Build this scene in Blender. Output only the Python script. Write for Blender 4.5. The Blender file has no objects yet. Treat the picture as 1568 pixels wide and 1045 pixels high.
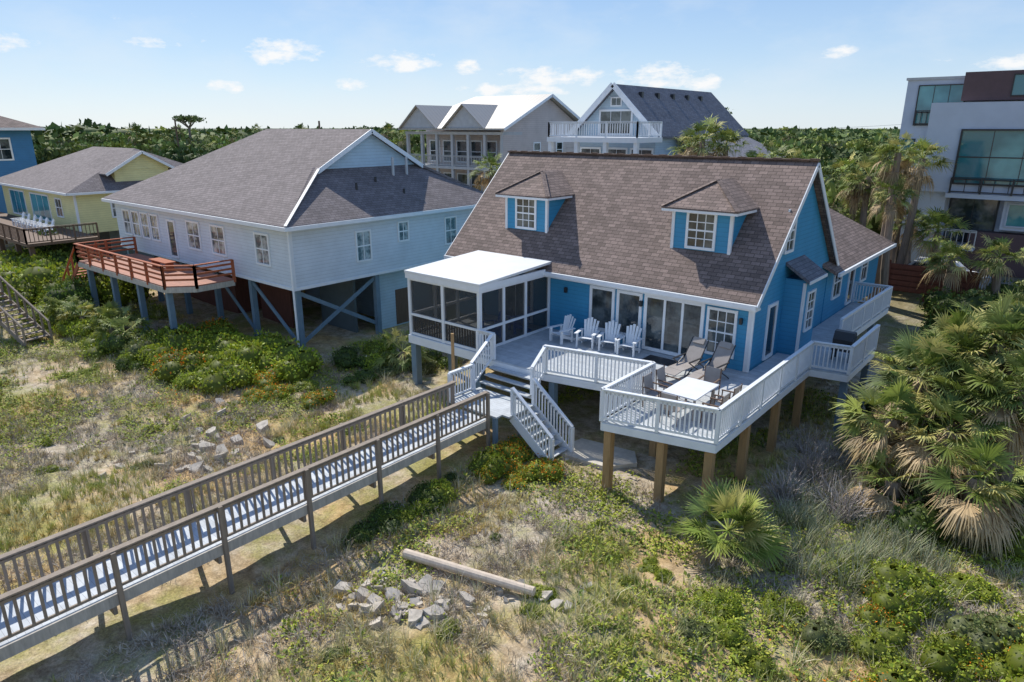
import bpy, math, random
import numpy as np
from mathutils import Vector, Matrix
rng=np.random.default_rng(7); random.seed(7)
scene=bpy.context.scene
COL=scene.collection
# ------------------------------------------------------------ camera
cam=bpy.data.cameras.new("Camera"); camo=bpy.data.objects.new("Camera",cam); COL.objects.link(camo)
camo.location=(8.43,-23.2,10.8); camo.rotation_euler=(math.radians(90-17.4),0,math.radians(40))
cam.sensor_width=36; cam.lens=23.99; cam.clip_end=9000; cam.clip_start=.1
scene.camera=camo
scene.view_settings.view_transform='Standard'; scene.view_settings.look='None'; scene.view_settings.exposure=0
# ------------------------------------------------------------ node helpers
class NT:
    def __init__(s,nt): s.nt=nt
    def n(s,t,**k):
        nd=s.nt.nodes.new(t)
        for a,b in k.items(): setattr(nd,a,b)
        return nd
    def l(s,a,b): s.nt.links.new(a,b)
    def m(s,op,a,b=None,c=None):
        nd=s.n('ShaderNodeMath',operation=op)
        for i,v in enumerate((a,b,c)):
            if v is None: continue
            if isinstance(v,(int,float)): nd.inputs[i].default_value=v
            else: s.l(v,nd.inputs[i])
        return nd.outputs[0]
    def mix(s,f,a,b,bt='MIX'):
        nd=s.n('ShaderNodeMix',data_type='RGBA',blend_type=bt)
        for i,v in ((0,f),(6,a),(7,b)):
            if isinstance(v,(int,float)): nd.inputs[i].default_value=v
            elif isinstance(v,(tuple,list)): nd.inputs[i].default_value=tuple(v)+(1,) if len(v)==3 else v
            else: s.l(v,nd.inputs[i])
        return nd.outputs[2]
    def noise(s,vec,sc,det=4,rough=.6,dist=0):
        nd=s.n('ShaderNodeTexNoise'); nd.inputs['Scale'].default_value=sc; nd.inputs['Detail'].default_value=det
        nd.inputs['Roughness'].default_value=rough; nd.inputs['Distortion'].default_value=dist
        if vec is not None: s.l(vec,nd.inputs['Vector'])
        return nd.outputs['Fac']
    def ramp(s,f,stops):
        nd=s.n('ShaderNodeValToRGB'); e=nd.color_ramp.elements
        while len(e)<len(stops): e.new(.5)
        for i,(p,c) in enumerate(stops):
            e[i].position=p; e[i].color=(c,c,c,1) if isinstance(c,(int,float)) else tuple(c)+(1,)
        s.l(f,nd.inputs[0]); return nd.outputs[0]
    def sep(s,v):
        nd=s.n('ShaderNodeSeparateXYZ'); s.l(v,nd.inputs[0]); return nd.outputs
    def bump(s,h,st=.4,d=.02):
        nd=s.n('ShaderNodeBump'); nd.inputs['Strength'].default_value=st; nd.inputs['Distance'].default_value=d
        s.l(h,nd.inputs['Height']); return nd.outputs[0]
def newmat(name):
    m=bpy.data.materials.new(name); m.use_nodes=True
    t=NT(m.node_tree); b=m.node_tree.nodes['Principled BSDF']
    return m,t,b
def obj(t): return t.n('ShaderNodeTexCoord').outputs['Object']
def uv(t): return t.n('ShaderNodeTexCoord').outputs['UV']
def paint(name,c,rough=.55,var=.18,sc=2.5,metal=0):
    m,t,b=newmat(name)
    f=t.noise(obj(t),sc,4,.65)
    f=t.ramp(f,[(.3,1-var),(.7,1.0)])
    t.l(t.mix(1.0,c,f,'MULTIPLY'),b.inputs['Base Color'])
    b.inputs['Roughness'].default_value=rough; b.inputs['Metallic'].default_value=metal
    return m
def siding(name,c,step=.17,var=.15):
    m,t,b=newmat(name)
    v=t.sep(uv(t))[1]
    fr=t.m('FRACT',t.m('DIVIDE',v,step))
    line=t.ramp(fr,[(0,.5),(.09,.95),(1,1.0)])
    f=t.ramp(t.noise(obj(t),1.1,5,.65),[(.3,1-var),(.7,1.0)])
    t.l(t.mix(1.0,t.mix(1.0,c,f,'MULTIPLY'),line,'MULTIPLY'),b.inputs['Base Color'])
    b.inputs['Roughness'].default_value=.5
    t.l(t.bump(t.m('SUBTRACT',1.0,fr),.5,.02),b.inputs['Normal'])
    return m
def shingle(name,c1,c2,cm):
    m,t,b=newmat(name)
    br=t.n('ShaderNodeTexBrick'); t.l(uv(t),br.inputs['Vector'])
    br.inputs['Scale'].default_value=1; br.inputs['Brick Width'].default_value=.34; br.inputs['Row Height'].default_value=.17
    br.inputs['Mortar Size'].default_value=.012; br.inputs['Mortar Smooth'].default_value=.3
    br.inputs['Color1'].default_value=c1+(1,); br.inputs['Color2'].default_value=c2+(1,); br.inputs['Mortar'].default_value=cm+(1,)
    f=t.ramp(t.noise(obj(t),.9,5,.7),[(.25,.78),(.75,1.12)])
    g=t.ramp(t.noise(obj(t),14,3,.7),[(.25,.75),(.75,1.2)])
    c=t.mix(1.0,t.mix(1.0,br.outputs['Color'],f,'MULTIPLY'),g,'MULTIPLY')
    t.l(c,b.inputs['Base Color']); b.inputs['Roughness'].default_value=.9
    fr=t.m('FRACT',t.m('DIVIDE',t.sep(uv(t))[1],.17))
    t.l(t.bump(t.m('SUBTRACT',1.0,fr),.6,.02),b.inputs['Normal'])
    return m
def boards(name,c,step=.14,var=.3,axis=1,dark=.3):
    m,t,b=newmat(name)
    v=t.sep(uv(t))[axis]; q=t.m('DIVIDE',v,step)
    fr=t.m('FRACT',q); cell=t.m('FLOOR',q)
    wn=t.n('ShaderNodeTexWhiteNoise',noise_dimensions='1D'); t.l(cell,wn.inputs['W'])
    line=t.ramp(fr,[(0,dark),(.07,1.0),(1,1.0)])
    vv=t.ramp(wn.outputs['Value'],[(0,1-var),(1,1.0)])
    f=t.ramp(t.noise(obj(t),3,5,.7),[(.3,.75),(.7,1.05)])
    t.l(t.mix(1.0,t.mix(1.0,t.mix(1.0,c,f,'MULTIPLY'),vv,'MULTIPLY'),line,'MULTIPLY'),b.inputs['Base Color'])
    b.inputs['Roughness'].default_value=.75
    return m
def wood(name,c,var=.35):
    m,t,b=newmat(name)
    mp=t.n('ShaderNodeMapping'); t.l(obj(t),mp.inputs[0]); mp.inputs['Scale'].default_value=(9,9,1.5)
    f=t.ramp(t.noise(mp.outputs[0],1,4,.7),[(.25,1-var),(.75,1.1)])
    t.l(t.mix(1.0,c,f,'MULTIPLY'),b.inputs['Base Color']); b.inputs['Roughness'].default_value=.8
    return m
def glass(name,c=(.02,.03,.035),c2=(.12,.14,.14),sc=1.2):
    m,t,b=newmat(name)
    f=t.ramp(t.noise(obj(t),sc,3,.6),[(.42,c),(.62,c2)])
    t.l(f,b.inputs['Base Color']); b.inputs['Roughness'].default_value=.06; b.inputs['Specular IOR Level'].default_value=.9
    return m
def foliage(name,tr=.25,rough=.55):
    m,t,b=newmat(name)
    at=t.n('ShaderNodeAttribute',attribute_name='Col')
    t.l(at.outputs['Color'],b.inputs['Base Color']); b.inputs['Roughness'].default_value=rough
    b.inputs['Specular IOR Level'].default_value=.25
    if tr>0:
        tl=t.n('ShaderNodeBsdfTranslucent'); t.l(at.outputs['Color'],tl.inputs['Color'])
        mx=t.n('ShaderNodeMixShader'); mx.inputs[0].default_value=tr
        t.l(b.outputs[0],mx.inputs[1]); t.l(tl.outputs[0],mx.inputs[2])
        out=[n for n in t.nt.nodes if n.type=='OUTPUT_MATERIAL'][0]; t.l(mx.outputs[0],out.inputs[0])
    return m
# ------------------------------------------------------------ materials
M_blue=siding('blue_siding',(.045,.30,.52)); M_white=paint('white_paint',(.80,.82,.84),.45,.1)
M_trim=paint('white_trim',(.82,.84,.86),.4,.06)
M_shin=shingle('brown_shingle',(.28,.205,.175),(.165,.12,.10),(.075,.055,.048))
M_shin2=shingle('grey_shingle',(.245,.205,.20),(.175,.145,.14),(.09,.075,.07))
M_shin3=shingle('slate_shingle',(.20,.20,.23),(.14,.145,.17),(.07,.07,.08))
M_deck=boards('painted_deck',(.55,.58,.60),.14,.15)
M_bw=boards('boardwalk_planks',(.62,.66,.70),.145,.2)
M_wood=wood('weathered_wood',(.30,.24,.185)); M_woodl=wood('grey_stringer_wood',(.50,.46,.40))
M_pile=wood('treated_pile',(.44,.27,.12)); M_red=wood('red_stained_wood',(.42,.115,.045)); M_redf=boards('red_deck_floor',(.45,.20,.13),.14,.2)
M_brown=wood('brown_wood',(.17,.105,.07)); M_redbr=wood('red_fence_wood',(.17,.06,.04))
M_postb=paint('bluegrey_post',(.17,.25,.32)); M_glass=glass('window_glass'); M_glass2=glass('blinds_glass',(.08,.10,.11),(.45,.47,.46),2.2); M_roofw=paint('white_membrane',(.76,.77,.77),.5,.1,1.2)
M_white2=siding('white_siding',(.68,.74,.80)); M_yel=siding('yellow_siding',(.80,.74,.36)); M_blue2=siding('navy_siding',(.05,.22,.45))
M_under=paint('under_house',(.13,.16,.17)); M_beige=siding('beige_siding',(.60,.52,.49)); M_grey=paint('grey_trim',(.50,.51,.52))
M_lblue=siding('pale_blue_siding',(.50,.64,.74)); M_conc=paint('stucco_grey',(.52,.57,.66),.8,.12,.6); M_dbrown=paint('dark_cladding',(.11,.065,.07),.6)
M_teal=glass('teal_glass',(.03,.18,.21),(.12,.38,.40),.35); M_slab=paint('concrete',(.60,.55,.46),.9,.3,3)
M_taupe=paint('sling_fabric',(.36,.32,.29),.8); M_dark=paint('dark_metal',(.03,.03,.032),.4); M_bchair=paint('blue_plastic',(.03,.14,.55),.4)
M_rock=paint('rubble_stone',(.62,.55,.46),.95,.5,4); M_bark=wood('palm_bark',(.28,.22,.17),.5); M_drift=wood('driftwood',(.66,.54,.42),.3)
M_leaf=foliage('leaf',.2); M_leaf2=foliage('grass_blades',0,.75); M_tire=paint('tyre',(.02,.02,.02),.8)
def metal_roof():
    m,t,b=newmat('metal_roof'); u=t.sep(uv(t))[0]; fr=t.m('FRACT',t.m('DIVIDE',u,.45))
    r=t.ramp(fr,[(0,.5),(.1,1.0),(1,1.0)]); t.l(t.mix(1.0,(.42,.39,.35),r,'MULTIPLY'),b.inputs['Base Color'])
    b.inputs['Roughness'].default_value=.5; b.inputs['Metallic'].default_value=.1; return m
M_metal=metal_roof()
def screen_mat():
    m,t,b=newmat('insect_screen'); b.inputs['Base Color'].default_value=(.05,.05,.048,1); b.inputs['Roughness'].default_value=.7
    tr=t.n('ShaderNodeBsdfTransparent'); mx=t.n('ShaderNodeMixShader'); mx.inputs[0].default_value=.45
    t.l(tr.outputs[0],mx.inputs[1]); t.l(b.outputs[0],mx.inputs[2])
    out=[n for n in t.nt.nodes if n.type=='OUTPUT_MATERIAL'][0]; t.l(mx.outputs[0],out.inputs[0]); return m
M_screen=screen_mat()
# ------------------------------------------------------------ builder
Z=Vector((0,0,1))
class B:
    def __init__(s,name): s.name=name; s.parts={}; s.M=Matrix.Identity(4)
    def add(s,part,mat,vs,fs):
        k=(part,mat.name); d=s.parts.setdefault(k,[[],[],mat]); o=len(d[0])
        d[0].extend([s.M@Vector(v) for v in vs]); d[1].extend([[i+o for i in f] for f in fs])
    def hexa(s,part,mat,c,a,b_,d):
        c=Vector(c);vs=[]
        for k in (-1,1):
            for j in (-1,1):
                for i in (-1,1): vs.append(c+a*i+b_*j+d*k)
        s.add(part,mat,vs,[(0,2,3,1),(4,5,7,6),(0,1,5,4),(2,6,7,3),(0,4,6,2),(1,3,7,5)])
    def box(s,part,mat,x0,x1,y0,y1,z0,z1):
        s.hexa(part,mat,((x0+x1)/2,(y0+y1)/2,(z0+z1)/2),Vector(((x1-x0)/2,0,0)),Vector((0,(y1-y0)/2,0)),Vector((0,0,(z1-z0)/2)))
    def beam(s,part,mat,p,q,w,h):
        p=Vector(p);q=Vector(q);a=q-p;L=a.length
        if L<1e-6: return
        a=a/L; sd=a.cross(Z)
        sd=Vector((1,0,0)) if sd.length<1e-3 else sd.normalized()
        up=sd.cross(a); s.hexa(part,mat,(p+q)/2,a*L/2,sd*w/2,up*h/2)
    def slab(s,part,mat,pts,th=.12):
        n=len(pts);vs=[Vector(p) for p in pts]+[Vector(p)-Z*th for p in pts]
        s.add(part,mat,vs,[tuple(range(n)),tuple(range(2*n-1,n-1,-1))]+[(i,i+n,(i+1)%n+n,(i+1)%n) for i in range(n)])
    def cyl(s,part,mat,p,q,r0,r1=None,n=10):
        r1=r0 if r1 is None else r1
        p=Vector(p);q=Vector(q);a=(q-p).normalized(); sd=a.orthogonal().normalized(); up=a.cross(sd); vs=[]
        for c,r in ((p,r0),(q,r1)):
            for i in range(n):
                t=2*math.pi*i/n; vs.append(c+sd*math.cos(t)*r+up*math.sin(t)*r)
        s.add(part,mat,vs,[tuple(range(n-1,-1,-1)),tuple(range(n,2*n))]+[(i,(i+1)%n,(i+1)%n+n,i+n) for i in range(n)])
    def extr_x(s,part,mat,prof,x0,x1):
        n=len(prof); vs=[(x0,y,z) for y,z in prof]+[(x1,y,z) for y,z in prof]
        s.add(part,mat,vs,[tuple(range(n-1,-1,-1)),tuple(range(n,2*n))]+[(i,(i+1)%n,(i+1)%n+n,i+n) for i in range(n)])
    def extr_y(s,part,mat,prof,y0,y1):
        n=len(prof); vs=[(x,y0,z) for x,z in prof]+[(x,y1,z) for x,z in prof]
        s.add(part,mat,vs,[tuple(range(n)),tuple(range(2*n-1,n-1,-1))]+[(i,i+n,(i+1)%n+n,(i+1)%n) for i in range(n)])
    def window(s,o,ud,nd,w,h,cols=1,rows=2,fr=.1,trim=None,gl=None,pr=.06,mull=.035):
        trim=trim or M_trim; gl=gl or M_glass
        o=Vector(o);ud=Vector(ud);nd=Vector(nd)
        def lb(part,mat,u0,u1,n0,n1,z0,z1):
            s.hexa(part,mat,o+ud*(u0+u1)/2+nd*(n0+n1)/2+Z*(z0+z1)/2,ud*(u1-u0)/2,nd*(n1-n0)/2,Z*(z1-z0)/2)
        lb('glass',gl,fr,w-fr,.0,.02,fr,h-fr)
        lb('window_trim',trim,0,fr,0,pr,0,h); lb('window_trim',trim,w-fr,w,0,pr,0,h)
        lb('window_trim',trim,fr,w-fr,0,pr+.01,h-fr,h); lb('window_trim',trim,fr,w-fr,0,pr+.02,0,fr)
        for i in range(1,cols):
            u=fr+(w-2*fr)*i/cols; lb('window_trim',trim,u-mull/2,u+mull/2,.0,.035,fr,h-fr)
        for i in range(1,rows):
            z=fr+(h-2*fr)*i/rows; mm=mull*(1.8 if i==rows//2 else 1); lb('window_trim',trim,fr,w-fr,.0,.04,z-mm/2,z+mm/2)
    def rail(s,p,q,mat,h=1.05,sp=.13,post=1.6,bw=.04,part='railing',pw=.1,ends=True,top=(.13,.04)):
        p=Vector(p);q=Vector(q);d=q-p;L=math.hypot(d.x,d.y)
        s.beam(part,mat,p+Z*(h-.02),q+Z*(h-.02),top[0],top[1]); s.beam(part,mat,p+Z*(h-.11),q+Z*(h-.11),.04,.08)
        s.beam(part,mat,p+Z*.1,q+Z*.1,.045,.07)
        n=max(2,int(L/sp))
        ax=Vector((d.x,d.y,0)).normalized(); sd=ax.cross(Z)
        for i in range(1,n):
            c=p+d*(i/n); s.hexa(part,mat,c+Z*(h*.5),ax*bw/2,sd*bw/2,Z*(h*.5-.08))
        k=max(1,round(L/post))
        for i in range(0,k+1):
            c=p+d*(i/k); s.hexa(part,mat,c+Z*(h/2-.02),ax*pw/2,sd*pw/2,Z*(h/2-.021))
    def finish(s,smooth=False):
        e=bpy.data.objects.new(s.name,None); COL.objects.link(e)
        for (part,mn),(vs,fs,mat) in s.parts.items():
            me=bpy.data.meshes.new(part); me.from_pydata(vs,[],fs); me.materials.append(mat)
            ul=me.uv_layers.new(name='UVMap')
            for p in me.polygons:
                n=p.normal
                if abs(n.z)>.995: u=Vector((1,0,0)); v=Vector((0,1,0))
                else: u=Z.cross(n).normalized(); v=n.cross(u)
                for li in p.loop_indices:
                    c=me.vertices[me.loops[li].vertex_index].co; ul.data[li].uv=(c.dot(u)+50,c.dot(v)+50)
            o=bpy.data.objects.new(part,me); COL.objects.link(o); o.parent=e
        return e
def TR(x,y,z,rz=0,s=1): return Matrix.Translation((x,y,z))@Matrix.Rotation(math.radians(rz),4,'Z')@Matrix.Scale(s,4)
X1=(1,0,0);YM=(0,-1,0);XP=(1,0,0);Y1=(0,1,0)
# ------------------------------------------------------------ noise + ground height
TAB=rng.random((64,64))
def vn(x,y,k=0):
    x=np.asarray(x,float)+k*7.3;y=np.asarray(y,float)+k*3.1
    xi=np.floor(x).astype(int);yi=np.floor(y).astype(int);fx=x-xi;fy=y-yi
    fx=fx*fx*(3-2*fx);fy=fy*fy*(3-2*fy)
    g=lambda a,b:TAB[a%64,b%64]
    return (g(xi,yi)*(1-fx)+g(xi+1,yi)*fx)*(1-fy)+(g(xi,yi+1)*(1-fx)+g(xi+1,yi+1)*fx)*fy
def fbm(x,y,k=0,o=4): return sum(vn(np.asarray(x)*2**i,np.asarray(y)*2**i,k+i)*.5**(i+1) for i in range(o))/(1-.5**o)
def sst(x,a,b):
    t=np.clip((np.asarray(x,float)-a)/(b-a),0,1); return t*t*(3-2*t)
def gh(x,y):
    x=np.asarray(x,float);y=np.asarray(y,float)
    h=(fbm(x/5,y/5,1)-.5)*.55+(fbm(x/1.2,y/1.2,5,3)-.5)*.14
    h=h*(1-sst(y,-5,-2)*.85)
    h=h+sst(y,10,26)*1.5 + sst(-x,18,40)*.3
    return h
def axis_coords(lo,hi,step,far):
    a=list(np.arange(lo,hi+1e-6,step)); s=step;c=hi
    while c<far: s*=1.25;c+=s;a.append(c)
    s=step;c=lo
    while c>-far: s*=1.25;c-=s;a.insert(0,c)
    return np.array(a)
gx=axis_coords(-45,16,.25,4500);gy=axis_coords(-26,14,.25,4500)
GX,GY=np.meshgrid(gx,gy); GZ=gh(GX,GY)
n1,n2=GX.shape
V=np.stack([GX,GY,GZ],-1).reshape(-1,3)
I=np.arange(n1*n2).reshape(n1,n2); Q=np.stack([I[:-1,:-1],I[:-1,1:],I[1:,1:],I[1:,:-1]],-1).reshape(-1,4)
def mesh_np(name,V,Q,C=None,mat=None,parent=None,smooth=False):
    me=bpy.data.meshes.new(name); me.vertices.add(len(V)); me.vertices.foreach_set('co',np.ascontiguousarray(V,dtype=np.float32).ravel())
    me.loops.add(Q.size); me.loops.foreach_set('vertex_index',np.ascontiguousarray(Q,dtype=np.int32).ravel())
    me.polygons.add(len(Q)); me.polygons.foreach_set('loop_start',(np.arange(len(Q))*4).astype(np.int32))
    if smooth: me.polygons.foreach_set('use_smooth',np.ones(len(Q),dtype=bool))
    me.update(calc_edges=True)
    if C is not None:
        a=me.color_attributes.new('Col','FLOAT_COLOR','POINT'); c4=np.ones((len(V),4),np.float32); c4[:,:3]=C; a.data.foreach_set('color',c4.ravel())
    if mat: me.materials.append(mat)
    o=bpy.data.objects.new(name,me); COL.objects.link(o)
    if parent: o.parent=parent
    return o
def ground_mat():
    m,t,b=newmat('dune_ground'); o=obj(t)
    n1=t.noise(o,.35,5,.7); n2=t.noise(o,2.2,6,.75,.3); n3=t.noise(o,18,3,.8); n4=t.noise(o,.22,4,.6,.4)
    base=t.ramp(n2,[(.3,(.24,.18,.115)),(.43,(.41,.33,.23)),(.55,(.58,.49,.37)),(.72,(.70,.63,.53))])
    base=t.mix(t.ramp(n4,[(.42,0.0),(.6,.8)]),base,t.mix(1.0,base,(1.10,.84,.42),'MULTIPLY'))
    green=t.ramp(n3,[(.3,(.20,.20,.04)),(.7,(.42,.41,.10))])
    c=t.mix(t.ramp(n1,[(.47,0.0),(.61,.75)]),base,green)
    c=t.mix(1.0,c,t.ramp(n3,[(.3,.6),(.7,1.15)]),'MULTIPLY')
    y=t.sep(o)[1]; far=t.ramp(t.m('DIVIDE',y,60),[(.2,0.0),(.45,1.0)])
    c=t.mix(far,c,(.07,.09,.032))
    t.l(c,b.inputs['Base Color']); b.inputs['Roughness'].default_value=.95
    t.l(t.bump(n2,.8,.10),b.inputs['Normal']); return m
mesh_np('ground',V,Q,None,ground_mat(),smooth=True)
# ------------------------------------------------------------ MAIN HOUSE
b=B('blue_beach_house')
prof=[(0,2.1),(8.6,2.1),(8.6,5.22),(4.3,9.38),(0,5.22)]
b.extr_x('walls',M_blue,prof,-14.5,0)
def rz(y): return 5.1+.968*(y+.35)
b.slab('roof',M_shin,[(-14.8,-.45,rz(-.45)),(.3,-.45,rz(-.45)),(.3,4.3,rz(4.3)),(-14.8,4.3,rz(4.3))],.14)
b.slab('roof',M_shin,[(-14.8,4.3,rz(4.3)),(.3,4.3,rz(4.3)),(.3,9.05,rz(-.45)),(-14.8,9.05,rz(-.45))],.14)
b.beam('ridge_cap',M_brown,(-14.82,4.3,rz(4.3)+.02),(.32,4.3,rz(4.3)+.02),.28,.05)
for i in range(22): b.box('ridge_cap',M_brown,-14.7+i*.7,-14.4+i*.7,4.2,4.4,rz(4.3)+.04,rz(4.3)+.075)
for xx in (.315,-14.815):
    b.beam('rake_trim',M_white,(xx,-.47,rz(-.47)-.14),(xx,4.3,rz(4.3)-.14),.04,.2)
    b.beam('rake_trim',M_white,(xx,9.07,rz(-.47)-.14),(xx,4.3,rz(4.3)-.14),.04,.2)
b.box('gutter',M_white,-14.8,.3,-.58,-.46,rz(-.45)-.2,rz(-.45)-.04)
b.box('soffit',M_white,-14.78,.28,-.44,-.01,4.72,4.80)
b.box('frieze',M_white,-14.5,.0,-.02,.0,4.63,4.715)
b.box('corner_trim',M_white,-.12,.03,-.03,.09,2.36,5.2)
b.box('corner_trim',M_white,-.0,.028,.092,.14,2.36,5.2)
b.box('downspout',M_white,.04,.12,-.12,-.04,2.4,4.7)
b.window((-6.8,0,2.75),X1,YM,1.2,1.85,1,1,.12); b.window((-5.5,0,2.75),X1,YM,1.15,1.85,1,1,.12)
b.window((-4.25,0,2.38),X1,YM,2.5,2.25,3,1,.13,mull=.1); b.window((-1.65,0,2.75),X1,YM,1.15,1.8,3,4,.1)
b.window((0,1.5,2.4),Y1,XP,.95,2.15,1,1,.12); b.window((0,2.5,6.3),Y1,XP,.95,1.65,2,4,.1)
b.window((0,6.2,3.3),Y1,XP,1.0,1.5,2,2,.1)
for x in (-8.0,-4.38,-.35): b.box('wall_lamp',M_dark,x-.05,x+.05,-.14,-.01,4.1,4.32)
# bay on side
b.box('bay',M_blue,0,.75,3.1,4.8,2.3,5.3); b.slab('bay_roof',M_shin3,[(0.0,2.9,5.95),(0.0,5.0,5.95),(.95,5.0,5.33),(.95,2.9,5.33)],.12)
b.box('bay_trim',M_white,.68,.78,3.07,3.17,2.35,5.2); b.box('bay_trim',M_white,.95,.98,2.9,5.0,5.2,5.32)
b.window((.75,3.5,3.2),Y1,XP,.9,1.6,2,4,.09)
# dormers
for cx in (-11.0,-2.6):
    b.box('dormer_wall',M_blue,cx-1.15,cx+1.15,.95,3.0,6.1,7.86)
    for sx in (-1,1):
        b.box('dormer_trim',M_white,cx+sx*1.15-.06,cx+sx*1.15+.06,.92,1.03,6.2,7.84)
    e=1.5;f0=.55;zz=7.93;yb=(zz-5.1)/.968-.35;zt=8.9;yt=(zt-5.1)/.968-.35
    b.slab('dormer_roof',M_shin,[(cx-e,f0,zz),(cx+e,f0,zz),(cx,2.1,zt)],.05)
    b.slab('dormer_roof',M_shin,[(cx+e,f0,zz),(cx+e,yb,zz),(cx,yt,zt),(cx,2.1,zt)],.05)
    b.slab('dormer_roof',M_shin,[(cx-e,yb,zz),(cx-e,f0,zz),(cx,2.1,zt),(cx,yt,zt)],.05)
    b.box('dormer_fascia',M_white,cx-e+.01,cx+e-.01,f0+.01,2.4,zz-.15,zz-.06)
    b.window((cx-.6,.95,6.4),X1,YM,1.2,1.42,3,4,.1)
    b.beam('hip_cap',M_shin,(cx-e,f0,zz+.02),(cx,2.1,zt+.02),.2,.03); b.beam('hip_cap',M_shin,(cx+e,f0,zz+.02),(cx,2.1,zt+.02),.2,.03)
# rear wing
b.box('wing_wall',M_blue,-8,0.03,8.6,18,2.1,4.85)
b.slab('wing_roof',M_shin,[(.55,8.0,4.8),(.6,18.5,4.8),(-4,14,7.9),(-4,5.5,7.9)],.14)
b.slab('wing_roof',M_shin,[(.6,18.5,4.8),(-8.5,18.5,4.8),(-4,14,7.9)],.14)
b.slab('wing_roof',M_shin,[(-8.5,18.5,4.8),(-8.5,8.0,4.8),(-4,5.5,7.9),(-4,14,7.9)],.14)
b.box('wing_gutter',M_white,.6,.7,8.0,18.5,4.62,4.78)
b.window((.03,9.6,3.2),Y1,XP,1.3,1.5,2,2,.1); b.window((.03,12.2,2.45),Y1,XP,1.0,2.1,1,1,.12); b.window((.03,14.4,3.2),Y1,XP,1.2,1.5,2,2,.1)
# under house
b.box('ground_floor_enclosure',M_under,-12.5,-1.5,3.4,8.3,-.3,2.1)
for xx in (-14.2,-11,-7.5,-4,-.4):
    for yy in (.3,8.2): b.box('pile',M_postb,xx-.14,xx+.14,yy-.14,yy+.14,-.4,2.1)
# screened porch
x0,x1,y0=-12.85,-8.9,-4.5
b.slab('porch_roof',M_roofw,[(x0-.15,y0-.15,5.12),(x1+.15,y0-.15,5.12),(x1+.15,.1,5.36),(x0-.15,.1,5.36)],.1)
b.box('porch_fascia',M_white,x0-.13,x1+.13,y0-.13,y0-.03,4.8,5.03); b.box('porch_fascia',M_white,x1+.03,x1+.13,y0-.028,-.5,4.82,5.06)
b.box('porch_fascia',M_white,x0-.13,x0-.03,y0-.028,-.5,4.82,5.06)
b.box('porch_floor',M_deck,x0-.08,x1+.04,y0-.08,-.01,2.22,2.35)
b.box('porch_band',M_white,x0-.1,x1+.06,y0-.12,y0-.04,1.98,2.33); b.box('porch_band',M_white,x0-.12,x0-.085,y0-.02,-.05,1.98,2.33)
ht=4.82
def ppost(x,y,w=.14): b.box('porch_post',M_white,x-w/2,x+w/2,y-w/2,y+w/2,2.35,ht)
for x in (x0,(x0+x1)/2,x1): ppost(x,y0)
for y in (-3.1,-1.7,-.1): ppost(x1,y,.12); ppost(x0,y,.12)
for za,zb in ((3.2,3.3),(2.36,2.46),(4.72,4.815)):
    b.box('porch_rail',M_white,x0+.07,(x0+x1)/2-.07,y0-.05,y0+.05,za,zb); b.box('porch_rail',M_white,(x0+x1)/2+.07,x1-.07,y0-.05,y0+.05,za,zb)
    for ya,yb2 in ((y0+.07,-3.16),(-3.04,-1.76),(-1.64,-.16)):
        b.box('porch_rail',M_white,x1-.05,x1+.05,ya,yb2,za,zb); b.box('porch_rail',M_white,x0-.05,x0+.05,ya,yb2,za,zb)
nb=26
for i in range(nb):
    x=x0+.15+(x1-x0-.3)*i/(nb-1); b.box('porch_baluster',M_brown,x-.035,x+.035,y0+.06,y0+.1,2.4,3.2)
b.box('porch_rail',M_brown,x0+.1,x1-.1,y0+.1,y0+.2,3.17,3.22)
b.box('screen',M_screen,x0+.05,x1-.05,y0-.004,y0+.004,2.4,4.75)
b.box('screen',M_screen,x1-.004,x1+.004,y0+.05,-.1,2.4,4.75); b.box('screen',M_screen,x0-.004,x0+.004,y0+.05,-.1,2.4,4.75)
b.window((-11.8,0,2.4),X1,YM,2.0,2.1,2,1,.12)
for x,y in ((x0+.1,y0+.1),(x1-.1,y0+.1),(x0+.1,-2.2)): b.box('pile',M_postb,x-.15,x+.15,y-.15,y+.15,-.5,2.2)
# deck
deck=[(-8.82,-.0),(-8.82,-4.85),(-5.55,-4.75),(-1.65,-3.9),(-1.65,-7.0),(1.65,-6.25),(1.62,1.9),(2.9,2.1),(2.9,5.8),(1.55,5.8),(1.7,13.6),(.06,13.6),(.06,5),(.76,5),(.76,3.0),(.06,3.0),(.06,-.0)]
b.slab('deck_floor',M_deck,[(x,y,2.35) for x,y in deck],.05)
ed=deck[1:12]
for p,q in zip(ed[:-1],ed[1:]): b.beam('deck_fascia',M_white,(p[0],p[1],2.18),(q[0],q[1],2.18),.05,.24)
def R(p,q): b.rail((p[0],p[1],2.36),(q[0],q[1],2.36),M_white)
for i in range(2,11):
    R(deck[i],deck[i+1]) if i!=8 else None
R((-8.72,-4.82),(-7.9,-4.8))
for x,y in ((-1.5,-6.75),(.1,-6.4),(1.45,-6.1),(1.45,-3.5),(1.45,-.8),(1.45,1.7),(-5.3,-4.5),(-1.5,-3.8),(2.75,2.4),(2.75,5.5),(1.4,8.5),(1.4,12)):
    b.box('deck_pile',M_pile if y<1.8 and not(x<-1.6) else M_postb,x-.12,x+.12,y-.12,y+.12,-.6,2.25)
b.beam('joist',M_pile,(-1.55,-6.6,2.1),(1.5,-5.95,2.1),.06,.2)
for i in range(4):
    b.box('step',M_deck,-7.9,-5.6,-5.12-.26*i,-4.86-.26*i,2.1-.22*i,2.14-.22*i); b.box('riser',M_white,-7.88,-5.62,-4.86-.26*i,-4.83-.26*i,1.95-.22*i,2.1-.22*i)
b.rail((-7.95,-4.8,2.36),(-7.95,-6.0,1.5),M_white); b.rail((-5.5,-4.75,2.36),(-5.5,-5.5,1.75),M_white)
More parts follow.
